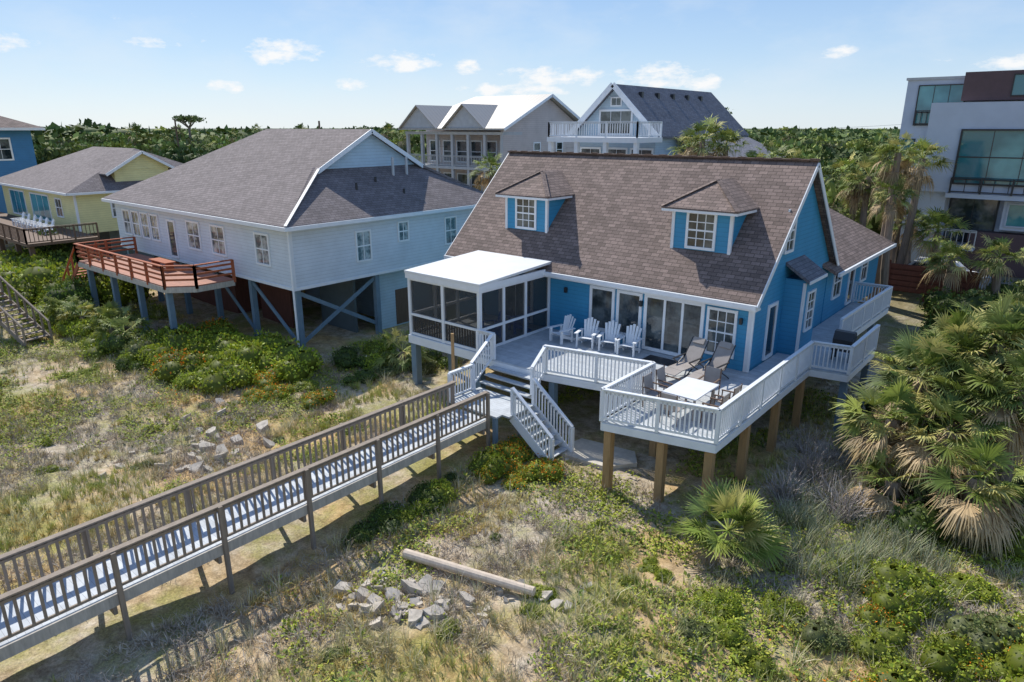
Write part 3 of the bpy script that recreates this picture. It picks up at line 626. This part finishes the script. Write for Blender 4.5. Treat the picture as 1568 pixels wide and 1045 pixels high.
def tuft(n,h,w,palette,spread=.5,seg=2):
    a=rng.uniform(0,2*np.pi,n); lean=rng.uniform(.1,spread,n)*h; hh=h*rng.uniform(.5,1.1,n)
    r0=rng.uniform(0,.25,n)*h; B0=np.stack([np.cos(a)*r0,np.sin(a)*r0,np.zeros(n)-.02],1)
    out=np.stack([np.cos(a),np.sin(a),np.zeros(n)],1); sd=np.stack([-np.sin(a+rng.normal(size=n)*.7),np.cos(a),np.zeros(n)],1)*w/2
    m=B0+out*lean[:,None]*.35+np.array([0,0,1])*hh[:,None]*.6; tp=B0+out*lean[:,None]*1.1+np.array([0,0,1])*hh[:,None]
    V=np.stack([B0-sd,B0+sd,m+sd*.8,m-sd*.8,tp+sd*.15,tp-sd*.15],1).reshape(-1,3)
    i=np.arange(n)[:,None]*6; Q=np.vstack([i+np.array([0,1,2,3]),i+np.array([3,2,4,5])])
    pal=np.array(palette); c=pal[rng.integers(0,len(pal),n)]*rng.uniform(.75,1.25,(n,1)); return V,Q,np.repeat(c,6,0)
def cover(n,r,size,palette,hh=.12,flower=None,ff=0):
    a=rng.uniform(0,2*np.pi,n); q=r*np.sqrt(rng.random(n)); P=np.stack([np.cos(a)*q,np.sin(a)*q,rng.random(n)*hh],1)
    D=unit(n); D[:,2]=np.abs(D[:,2])*.6; D/=np.linalg.norm(D,axis=1,keepdims=True); N=unit(n)*.5+np.array([0,0,1]); L=size*rng.uniform(.6,1.4,n)
    V=quad_leaf(P,D,N,L,L*rng.uniform(.4,.7,n)); pal=np.array(palette); c=pal[rng.integers(0,len(pal),n)]*rng.uniform(.7,1.25,(n,1))
    if flower is not None:
        m=rng.random(n)<ff; c[m]=np.array(flower); 
    return V,np.arange(n*4).reshape(-1,4),np.repeat(c,4,0)
def twig(n,h,segs=4,wd=.012,col=(.42,.37,.34),up=.6):
    Vs=[]
    for _ in range(n):
        p=np.array([rng.uniform(-.15,.15),rng.uniform(-.15,.15),0.]); d=unit(1)[0]; d[2]=abs(d[2])+up; d/=np.linalg.norm(d)
        for s in range(segs):
            q=p+d*h*.32; sd=np.cross(d,unit(1)[0]); sd/=np.linalg.norm(sd); w=wd*(1-s*.2)
            Vs+= [p-sd*w,p+sd*w,q+sd*w*.7,q-sd*w*.7]; p=q; d=d+unit(1)[0]*.45; d/=np.linalg.norm(d)
    V=np.array(Vs); c=np.tile(np.array([col]),(len(V),1))*np.repeat(rng.uniform(.6,1.2,len(V)//4),4)[:,None]
    return V,np.arange(len(V)).reshape(-1,4),c
def palm(R,nf,dead=.3,green=((.20,.26,.05),(.32,.37,.08),(.13,.19,.045),(.25,.30,.10)),nl=20,low=-.35,droop=.16,ww0=.018,LL=(.36,.55)):
    Vs=[];Cs=[]
    for i in range(nf):
        isdead=i<nf*dead
        az=rng.uniform(0,2*np.pi); el=rng.uniform(-1.25,-.2) if isdead else math.asin(min(.98,rng.uniform(low,1)))
        d=np.array([math.cos(az)*math.cos(el),math.sin(az)*math.cos(el),math.sin(el)]); side=np.array([-math.sin(az),math.cos(az),0.]); nrm=np.cross(d,side)
        tw=rng.normal()*.35; side,nrm=side*math.cos(tw)+nrm*math.sin(tw),nrm*math.cos(tw)-side*math.sin(tw)
        pl=R*rng.uniform(.35,.7); hp=d*pl; hp[2]-=.08*R*(1 if not isdead else 1.5)
        c=np.array((.48,.35,.20) if isdead else green[rng.integers(0,len(green))])*rng.uniform(.6,1.25)
        if not isdead and rng.random()<.15: c=np.array((.52,.47,.16))
        w=.014*R
        Vs+= [-side*w,side*w,hp+side*w*.6,hp-side*w*.6]; Cs+=[c*1.2]*4
        L0=R*rng.uniform(*LL); fold=rng.uniform(.2,.7)
        for j in range(nl):
            t=(j/(nl-1)-.5)*2; th=t*1.6
            ld=d*math.cos(th)+side*math.sin(th)+nrm*fold*abs(t); ld/=np.linalg.norm(ld)
            L=L0*(1-.35*abs(t)**2)*rng.uniform(.8,1.12)
            sg=(1.0 if not isdead else 2.0)*rng.uniform(.4,1.5)
            m=hp+ld*L*.55; m[2]-=.02*R*sg; tp=hp+ld*L*.95; tp[2]-=droop*R*sg*rng.uniform(.6,1.4)
            ws=np.cross(ld,nrm); ws/=np.linalg.norm(ws); ww=ww0*R
            cc=c*rng.uniform(.75,1.25); ct=cc*.65+np.array((.42,.38,.15))*.35
            Vs+=[hp-ws*ww*.3,hp+ws*ww*.3,m+ws*ww,m-ws*ww, m-ws*ww,m+ws*ww,tp+ws*ww*.15,tp-ws*ww*.15]; Cs+=[cc]*6+[ct]*2
    V=np.array(Vs);C=np.array(Cs); return V,np.arange(len(V)).reshape(-1,4),C
def scatter(name,temps,inst,mat,parent=None):
    VV=[];QQ=[];CC=[];off=0
    by={}
    for it in inst: by.setdefault(it[0],[]).append(it[1:8] if len(it)>7 else it[1:7]+(it[4],))
    for t,L in by.items():
        V,Q,C=temps[t]; A=np.array([[a[0],a[1],a[2],a[3],a[4],a[5],a[6]] for a in L],float); K=len(A)
        c=np.cos(A[:,4])[:,None];s=np.sin(A[:,4])[:,None];sc=A[:,3][:,None]
        x=(V[None,:,0]*c-V[None,:,1]*s)*sc+A[:,0][:,None]; y=(V[None,:,0]*s+V[None,:,1]*c)*sc+A[:,1][:,None]; z=V[None,:,2]*A[:,6][:,None]+A[:,2][:,None]
        VV.append(np.stack([x,y,z],-1).reshape(-1,3)); QQ.append((Q[None]+(np.arange(K)*len(V))[:,None,None]+off).reshape(-1,4))
        CC.append((C[None]*A[:,5][:,None,None]).reshape(-1,3)); off+=K*len(V)
    return mesh_np(name,np.vstack(VV),np.vstack(QQ),np.vstack(CC),mat,parent)
G1=((.33,.39,.035),(.24,.33,.03),(.42,.45,.05)); G2=((.13,.19,.035),(.17,.23,.04),(.10,.16,.03)); G3=((.22,.27,.08),(.30,.32,.12))
GC=((.40,.42,.05),(.30,.36,.045),(.48,.47,.07))
ORG=(.92,.27,.015)
def blocked(x,y,m=.0):
    R_=[(-15,.6,-.0,18),(-13,-8.7,-4.6,0),(-40,-19.5,-5.8,9),(-7.7,-5.8,-40,-5),(-4.2,-1.4,-6.1,-4.1),(-68,-50,-5,8.5),(-44.5,-32,19.5,36),(-26,-11.5,17.5,40),(-2,16,26,42),(-92,-76,-11,1)]
    r=np.zeros(np.shape(x),bool)
    for a,b_,c,d in R_: r|=(x>a-m)&(x<b_+m)&(y>c-m)&(y<d+m)
    return r
tg=[tuft(13,.40,.016,((.62,.53,.29),(.54,.45,.24),(.70,.61,.38),(.44,.42,.16)),.8) for _ in range(4)]+[tuft(13,.32,.018,((.38,.43,.09),(.46,.49,.13),(.58,.52,.22)),.6) for _ in range(3)]+[tuft(15,.20,.018,((.58,.49,.37),(.44,.36,.26),(.68,.60,.48)),1.3) for _ in range(3)]+[tuft(16,.11,.02,((.46,.50,.12),(.56,.54,.20)),.8) for _ in range(2)]+[tuft(22,.60,.013,((.62,.54,.33),(.68,.62,.44),(.46,.44,.20)),.7) for _ in range(2)]+[tuft(13,.30,.018,((.64,.46,.15),(.56,.45,.14),(.66,.56,.24)),.8) for _ in range(2)]+[tuft(26,.75,.014,((.34,.36,.20),(.42,.43,.26),(.50,.46,.32),(.24,.28,.12)),.55) for _ in range(2)]
def pts(n,x0,x1,y0,y1):
    return rng.uniform(x0,x1,n),rng.uniform(y0,y1,n)
def inwedge(x,y,mg=.12):
    dx=x-8.43;dy=y+23.2; f_=-.6428*dx+.766*dy; r_=.766*dx+.6428*dy
    return (f_>6)&(np.abs(r_)<f_*(.80+mg)+2)
x,y=pts(85000,-45,18,-26,9); d=np.hypot(x-8.43,y+23.2)
k=~blocked(x,y)&inwedge(x,y)&(rng.random(len(x))<np.clip(22/d,0,1)**1.3); k&=~((x>-1.7)&(x<1.6)&(y>-6)&(y<0)&(rng.random(len(x))<.75)); k&=~((x>-9)&(x<0)&(y>-4.6))
k&=(fbm(x/.9,y/.9,55,3)>.40)
x=x[k];y=y[k];z=gh(x,y); f1=fbm(x/3.5,y/3.5,9)+rng.normal(size=len(x))*.03; f5=fbm(x/4.5,y/4.5,70,3); inst=[]
for i in range(len(x)):
    t=(7+i%3) if f1[i]<.47 else (i%4 if f1[i]<.56 else 4+i%3)
    if f5[i]>.54 and i%3: t=14+i%2
    if i%17==0: t=12+i%2
    if -5<x[i]<3.0 and -9<y[i]<-3.5: t=10+i%2
    if 3<x[i]<7.5 and -7.5<y[i]<-1.5 and i%3: t=16+i%2
    inst.append((t,x[i],y[i],z[i],random.uniform(.45,1.0),random.random()*6.3,random.uniform(.75,1.15)))
scatter('dune_grass',tg,inst,M_leaf2)
tl=[twig(14,.28,3,.007,(.58,.49,.39),.15) for _ in range(3)]+[twig(14,.34,3,.007,(.40,.32,.25),.3) for _ in range(2)]
x,y=pts(4500,-30,9,-24,-6); k=~blocked(x,y)&inwedge(x,y)&(fbm(x/3.5,y/3.5,9)<.52); x=x[k];y=y[k];z=gh(x,y)
scatter('dry_twig_litter',tl,[(i%5,x[i],y[i],z[i],random.uniform(.7,1.5),random.random()*6.3,random.uniform(.8,1.15)) for i in range(len(x))],M_leaf2)
tc=[cover(16,.22,.08,GC) for _ in range(4)]+[cover(16,.25,.08,G2) for _ in range(2)]+[cover(16,.22,.075,GC,.2,ORG,.2) for _ in range(2)]
x,y=pts(60000,-45,18,-26,6); f2=fbm(x/1.9,y/1.9,20,5)
def g2(x,y,cx,cy,r): return np.exp(-((x-cx)**2+(y-cy)**2)/r**2)
fl=g2(x,y,-19,-9.4,3.2)+g2(x,y,7.2,-9.8,2.2)+g2(x,y,-4.4,-8,1.6)+g2(x,y,-2,-10.5,1)*.5
k=~blocked(x,y)&inwedge(x,y)&(f2+rng.normal(size=len(x))*.045+.10*sst(x,2.5,5)+.06*sst(-x,9,18)-.03*g2(x,y,-2,-15,5)>.572)&(np.hypot(x-2.75,y+7.6)>.9)
x=x[k];y=y[k];fl=fl[k];z=gh(x,y)
scatter('ground_cover_plants',tc,[((6+i%2) if fl[i]>.4 and i%3 else (i%4 if i%6 else 4+i%2),x[i],y[i],z[i],random.uniform(.6,1.5),random.random()*6.3,random.uniform(.65,1.1)) for i in range(len(x))],M_leaf2)
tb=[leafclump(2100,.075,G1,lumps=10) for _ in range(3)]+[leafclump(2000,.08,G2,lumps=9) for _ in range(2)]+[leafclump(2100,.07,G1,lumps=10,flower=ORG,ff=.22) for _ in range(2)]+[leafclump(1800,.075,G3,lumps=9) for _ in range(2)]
inst=[]
def bush(t,x,y,r,h):
    if math.hypot(x-2.75,y+7.6)<1.4: return
    inst.append((t,x,y,float(gh(x,y))-.05,r,random.random()*6.3,random.uniform(.8,1.15),h))
def bushes(n,x0,x1,y0,y1,r0,r1,ts,hr=(.7,1.0)):
    for _ in range(n):
        r=random.uniform(r0,r1); bush(random.choice(ts),random.uniform(x0,x1),random.uniform(y0,y1),r,r*random.uniform(*hr))
bushes(22,-27,-18,-11,-7,1.0,1.9,(0,1,2,0,5),(.9,1.25)); bushes(14,-21,-14,-10.5,-6.5,.6,1.1,(5,6,0,6)); bushes(10,-18.5,-13.5,-6,-1,.6,1.2,(0,3,4,7))
bushes(34,-52,-36.5,-12,-6,1.4,2.8,(0,1,0,2,4),(.9,1.4)); bushes(22,-38,-24,-12,-9.6,.7,1.5,(3,1,0,1,7),(.8,1.2))
bushes(14,-5.4,-3.6,-9.0,-6.9,.45,.85,(5,6,0),(.9,1.2)); bushes(12,-5.6,-4.8,-14,-9,.4,.8,(3,4,0)); bushes(6,-9.6,-8.2,-10,-6.5,.4,.7,(0,5))
bushes(40,5.0,13,-10,-3.0,.6,1.2,(0,1,2,7,8,0),(.6,1.0)); bushes(22,6.0,10,-11.5,-7,.4,.8,(5,6),(.6,1.0)); bushes(18,4.5,13,-4,2,.8,1.5,(3,7,8,0),(.7,1.0)); bushes(10,3.2,5.5,-11,-8,.3,.6,(0,1,2,7))
for a in ((3.6,-9.7,.55),(4.2,-10.7,.45),(4.6,-9.3,.4),(2.0,-9.7,.3)): bush(0,a[0],a[1],a[2],a[2]*1.1)
bushes(24,3.5,14,3,20,.9,1.8,(3,4,0,7),(.8,1.2)); bushes(14,4.2,9,14,24,1.2,2.4,(0,1,7,3),(.9,1.2))
for _ in range(70):
    xx,yy=random.uniform(-30,2),random.uniform(-19,-8)
    if -8.5<xx<-5: continue
    bush(random.choice((0,1,2,2,7)),xx,yy,random.uniform(.2,.45),random.uniform(.15,.35))
scatter('shrubs',tb,inst,M_leaf)
tw=[leafclump(1400,.11,((.22,.28,.09),(.18,.24,.07)),flower=(.80,.77,.65),ff=.5)]
scatter('white_flowering_shrub',tw,[(0,7.4,15.5,float(gh(7.4,15.5)),2.2,0,1,2.6),(0,9.4,14.5,float(gh(9.4,14.5)),2.0,2,1,2.3)],M_leaf)
tt=[twig(45,.9) for _ in range(3)]; inst=[]
for _ in range(38):
    xx,yy=random.uniform(2.3,5.3),random.uniform(-4.5,0); inst.append((random.randint(0,2),xx,yy,float(gh(xx,yy)),random.uniform(.5,1.2),random.random()*6,random.uniform(.7,1.2)))
scatter('dead_brush',tt,inst,M_leaf2)
# palms
def mkpalm(name,x,y,zc,R,nf=46,dead=.3,tr=.17,kw={}):
    e=bpy.data.objects.new(name,None); COL.objects.link(e); g=float(gh(x,y))
    V,Q,C=palm(R,nf,dead,**kw); V=V+np.array([x,y,zc]); mesh_np('fronds',V,Q,C,M_leaf,e)
    if zc-g>.4:
        n=8;rings=9;vs=[];fs=[]
        bx,by=random.uniform(-.4,.4),random.uniform(-.4,.4)
        for r in range(rings):
            t=r/(rings-1);zz=g-.2+(zc-g+.2)*t;rr=tr*(1.25-.3*t)*(1+.08*(r%2)); ox=bx*(1-t)**2;oy=by*(1-t)**2
            for i in range(n): a=2*math.pi*i/n; vs.append((x+ox+math.cos(a)*rr,y+oy+math.sin(a)*rr,zz))
        for r in range(rings-1):
            for i in range(n): fs.append((r*n+i,r*n+(i+1)%n,(r+1)*n+(i+1)%n,(r+1)*n+i))
        me=bpy.data.meshes.new('trunk');me.from_pydata(vs,[],fs);me.materials.append(M_bark);o=bpy.data.objects.new('trunk',me);COL.objects.link(o);o.parent=e
KW=dict(nl=28,LL=(.45,.65),low=-.25,droop=.13,ww0=.017)
for a in ((5.5,.0,3.5,1.6,62,.35),(7.0,1.6,4.5,1.7,62,.25),(7.9,-.6,3.9,1.6,62,.35),(5.1,-1.5,2.5,1.5,62,.5),(6.6,-1.9,2.7,1.5,60,.55),(8.6,2.6,4.7,1.7,50,.3),(7.5,-3.0,2.0,1.4,56,.6),(6.1,1.1,4.1,1.5,60,.3),(8.8,.6,3.4,1.6,50,.4),(5.6,-2.9,1.2,1.2,56,.8),(6.9,-.9,3.3,1.5,56,.5)): mkpalm('sabal_palm',a[0],a[1],a[2],a[3],a[4],a[5],.2,KW)
mkpalm('palmetto_plant',2.75,-7.6,.7,1.35,44,.12,.14,dict(low=0.0,nl=24,droop=.07,LL=(.5,.7),green=((.30,.36,.07),(.38,.43,.10),(.20,.27,.05))))
mkpalm('palmetto_plant',-14.6,-3.6,1.0,1.4,34,.2); 
for a in ((-30,-10.3),(-27.5,-10.6),(-32.5,-10.8),(-34.5,-11)): mkpalm('palmetto_plant',a[0],a[1],1.0,1.4,30,.15,.12,dict(low=0))
for _ in range(17):
    xx,yy=random.uniform(-9,1.0),random.uniform(19,25)
    mkpalm('sabal_palm',xx,yy,random.uniform(5.2,9.6),random.uniform(1.3,1.8),46,.25,.18,dict(nl=16))
for a in ((1.9,22.8,5.0,1.7),(3.2,20,4.0,1.5),(-11.9,20.4,10.0,1.9),(-10.6,21.2,9.6,1.6),(-13.3,21.3,9.5,1.5),(5.2,21,4.2,1.6),(-29.2,19,7.6,1.8),(7,12,3,1.6)): mkpalm('sabal_palm',*a,44,.2,.18,dict(nl=16))
# trees
T1=((.17,.22,.055),(.22,.27,.065),(.27,.31,.085)); T2=((.30,.34,.07),(.36,.38,.10)); T3=((.24,.23,.11),(.20,.22,.09)); T4=((.10,.15,.04),(.13,.18,.05))
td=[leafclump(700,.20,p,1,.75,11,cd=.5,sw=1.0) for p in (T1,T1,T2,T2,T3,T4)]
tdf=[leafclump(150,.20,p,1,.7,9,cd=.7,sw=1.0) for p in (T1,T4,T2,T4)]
inst=[];inst2=[];inst3=[]
def inw(x,y):
    dx=x-8.43;dy=y+23.2; f_=-.6428*dx+.766*dy; r_=.766*dx+.6428*dy
    return f_>10 and abs(r_)<f_*.92+4
for gx_ in np.arange(-160,110,4.8):
    for gy_ in np.arange(-20,140,4.8):
        xx=gx_+random.uniform(-2.2,2.2);yy=gy_+random.uniform(-2.2,2.2); d=math.hypot(xx-8.4,yy+23.2)
        if not inw(xx,yy) or d<52 or d>150 or bool(blocked(np.array(xx),np.array(yy),2.6)): continue
        if yy<9 and xx>-76: continue
        if -8<yy<16 and xx>-66: continue
        if xx>-3 and xx<12 and yy<28: continue
        if -45<xx<-26 and yy<24: continue
        H=3.9+4.6*float(fbm(xx/18,yy/18,3))+2.2*min(1,max(0,(d-60)/60))+random.uniform(-.5,.8); r=random.uniform(2.0,4.3)
        hh=r*random.uniform(.9,1.3); g=H-hh*.85
        inst.append((random.choice((0,1,2,0,5,3,4,5)),xx,yy,g,r,random.random()*6.3,random.uniform(.65,1.25),hh))
        if random.random()<.07: inst3.append((random.randint(0,1),xx,yy,H+1.0,random.uniform(.9,1.2),random.random()*6,random.uniform(.8,1.1)))
for _ in range(1500):
    dd=150*(4.5)**(random.random()**1.2); az=math.radians(40)+random.uniform(-.85,.85)
    xx=8.4-math.sin(az)*dd; yy=-23.2+math.cos(az)*dd; r=random.uniform(3.5,8)*(1+dd/500)
    H=8.1+4.6*float(fbm(xx/40,yy/40,3))+dd*.001+random.uniform(-.6,1.0)
    inst2.append((random.randint(0,3),xx,yy,H-r*.9,r*1.2,random.random()*6.3,random.uniform(.75,1.2),r*.9))
scatter('background_trees',td,inst,M_leaf2); scatter('distant_treeline',tdf,inst2,M_leaf2)
tp=[palm(1.7,30,.2,nl=9,ww0=.035) for _ in range(2)]; scatter('background_palms',tp,inst3,M_leaf2)
for (xx,yy,H,r) in ((-115,36,12.6,2.6),(-30,60,13.2,2.6),(8,62,13.6,2.6),(11,66,14.4,3),(4,70,13.2,2.6)):
    e=bpy.data.objects.new('live_oak_tree',None); COL.objects.link(e)
    V,Q,C=leafclump(700,.16,((.15,.19,.06),(.20,.23,.08)),1,.34,12,core=False); V=V*r+np.array([xx,yy,H-r*.35]); mesh_np('crown',V,Q,C,M_leaf2,e)
    tb_=B('limbs'); tb_.cyl('trunk',M_bark,(xx,yy,0),(xx+.4,yy,H-r*.7),.35,.2)
    for k in range(6):
        a=k*1.05; tb_.cyl('limb',M_bark,(xx+.4,yy,H-r*.75),(xx+math.cos(a)*r*.6,yy+math.sin(a)*r*.6,H-r*.2),.15,.06)
    ee=tb_.finish(); ee.parent=e
# ------------------------------------------------------------ LIGHT
sd=Vector((.86,-.26,-1)).normalized(); src=-sd
el=math.asin(src.z); azs=math.atan2(src.x,src.y)
sun=bpy.data.lights.new('Sun','SUN'); sun.energy=5.0; sun.angle=math.radians(.5); sun.color=(1,.955,.87)
so=bpy.data.objects.new('Sun',sun); COL.objects.link(so); so.rotation_euler=sd.to_track_quat('-Z','Y').to_euler()
w=bpy.data.worlds.new('World'); scene.world=w; w.use_nodes=True; t=NT(w.node_tree); bg=w.node_tree.nodes['Background']
sky=t.n('ShaderNodeTexSky',sky_type='NISHITA'); sky.sun_disc=False; sky.sun_elevation=el; sky.sun_rotation=azs; sky.air_density=1.0; sky.dust_density=.3; sky.ozone_density=1.5
gen=t.n('ShaderNodeTexCoord').outputs['Generated']; sx,sy,sz=t.sep(gen)
az=t.m('ARCTAN2',sx,sy); elv=t.m('ARCSINE',sz)
cl=None
for a,e,wa,we in ((-57.4,5.3,2.7,.9),(-48.3,4.7,3.0,.7),(-61.5,2.9,1.3,.45),(-52.5,3.2,1.3,.5),(-43.5,4.45,1.2,.5),(-28.8,3.7,3.0,1.0),(-25.4,3.2,1.5,.7),(-36.6,3.8,4.0,.7),(-74.4,5.3,1.5,.6),(-16.2,5.1,1.2,.4),(-40,2.8,4,.5),(-66,5.6,1.7,.35),(-5,4.0,2.2,.5)):
    dx=t.m('DIVIDE',t.m('SUBTRACT',az,math.radians(a)),math.radians(wa)); dy=t.m('DIVIDE',t.m('SUBTRACT',elv,math.radians(e)),math.radians(we))
    g=t.m('SUBTRACT',1.0,t.m('ADD',t.m('MULTIPLY',dx,dx),t.m('MULTIPLY',dy,dy))); g=t.m('MAXIMUM',g,-1.0)
    cl=g if cl is None else t.m('MAXIMUM',cl,g)
mp=t.n('ShaderNodeMapping'); t.l(gen,mp.inputs[0]); mp.inputs['Scale'].default_value=(1,1,2.4)
nz=t.noise(mp.outputs[0],32,6,.62); nz2=t.noise(mp.outputs[0],5,5,.6)
cf=t.m('ADD',cl,t.m('MULTIPLY',t.m('SUBTRACT',nz,.5),5.0)); cf=t.ramp(t.m('MULTIPLY',t.m('ADD',cf,.25),.5),[(.1,0.0),(.7,.95)])
wisp=t.ramp(nz2,[(.45,0.0),(.8,.5)])
ST=.135
def k_(c): return tuple(v/ST for v in c)
grad=t.ramp(t.m('DIVIDE',elv,1.5708),[(0,(.70,.83,.95)),(.06,(.46,.66,.92)),(.13,(.28,.49,.86)),(.4,(.14,.30,.66)),(1,(.10,.22,.56))])
sc_=t.n('ShaderNodeVectorMath',operation='SCALE'); t.l(grad,sc_.inputs[0]); sc_.inputs['Scale'].default_value=1/ST
skc=t.mix(.78,sky.outputs[0],sc_.outputs[0]); skc=t.mix(wisp,skc,k_((.78,.86,.94))); skc=t.mix(cf,skc,k_((.97,.975,.98)))
t.l(skc,bg.inputs[0]); bg.inputs[1].default_value=ST
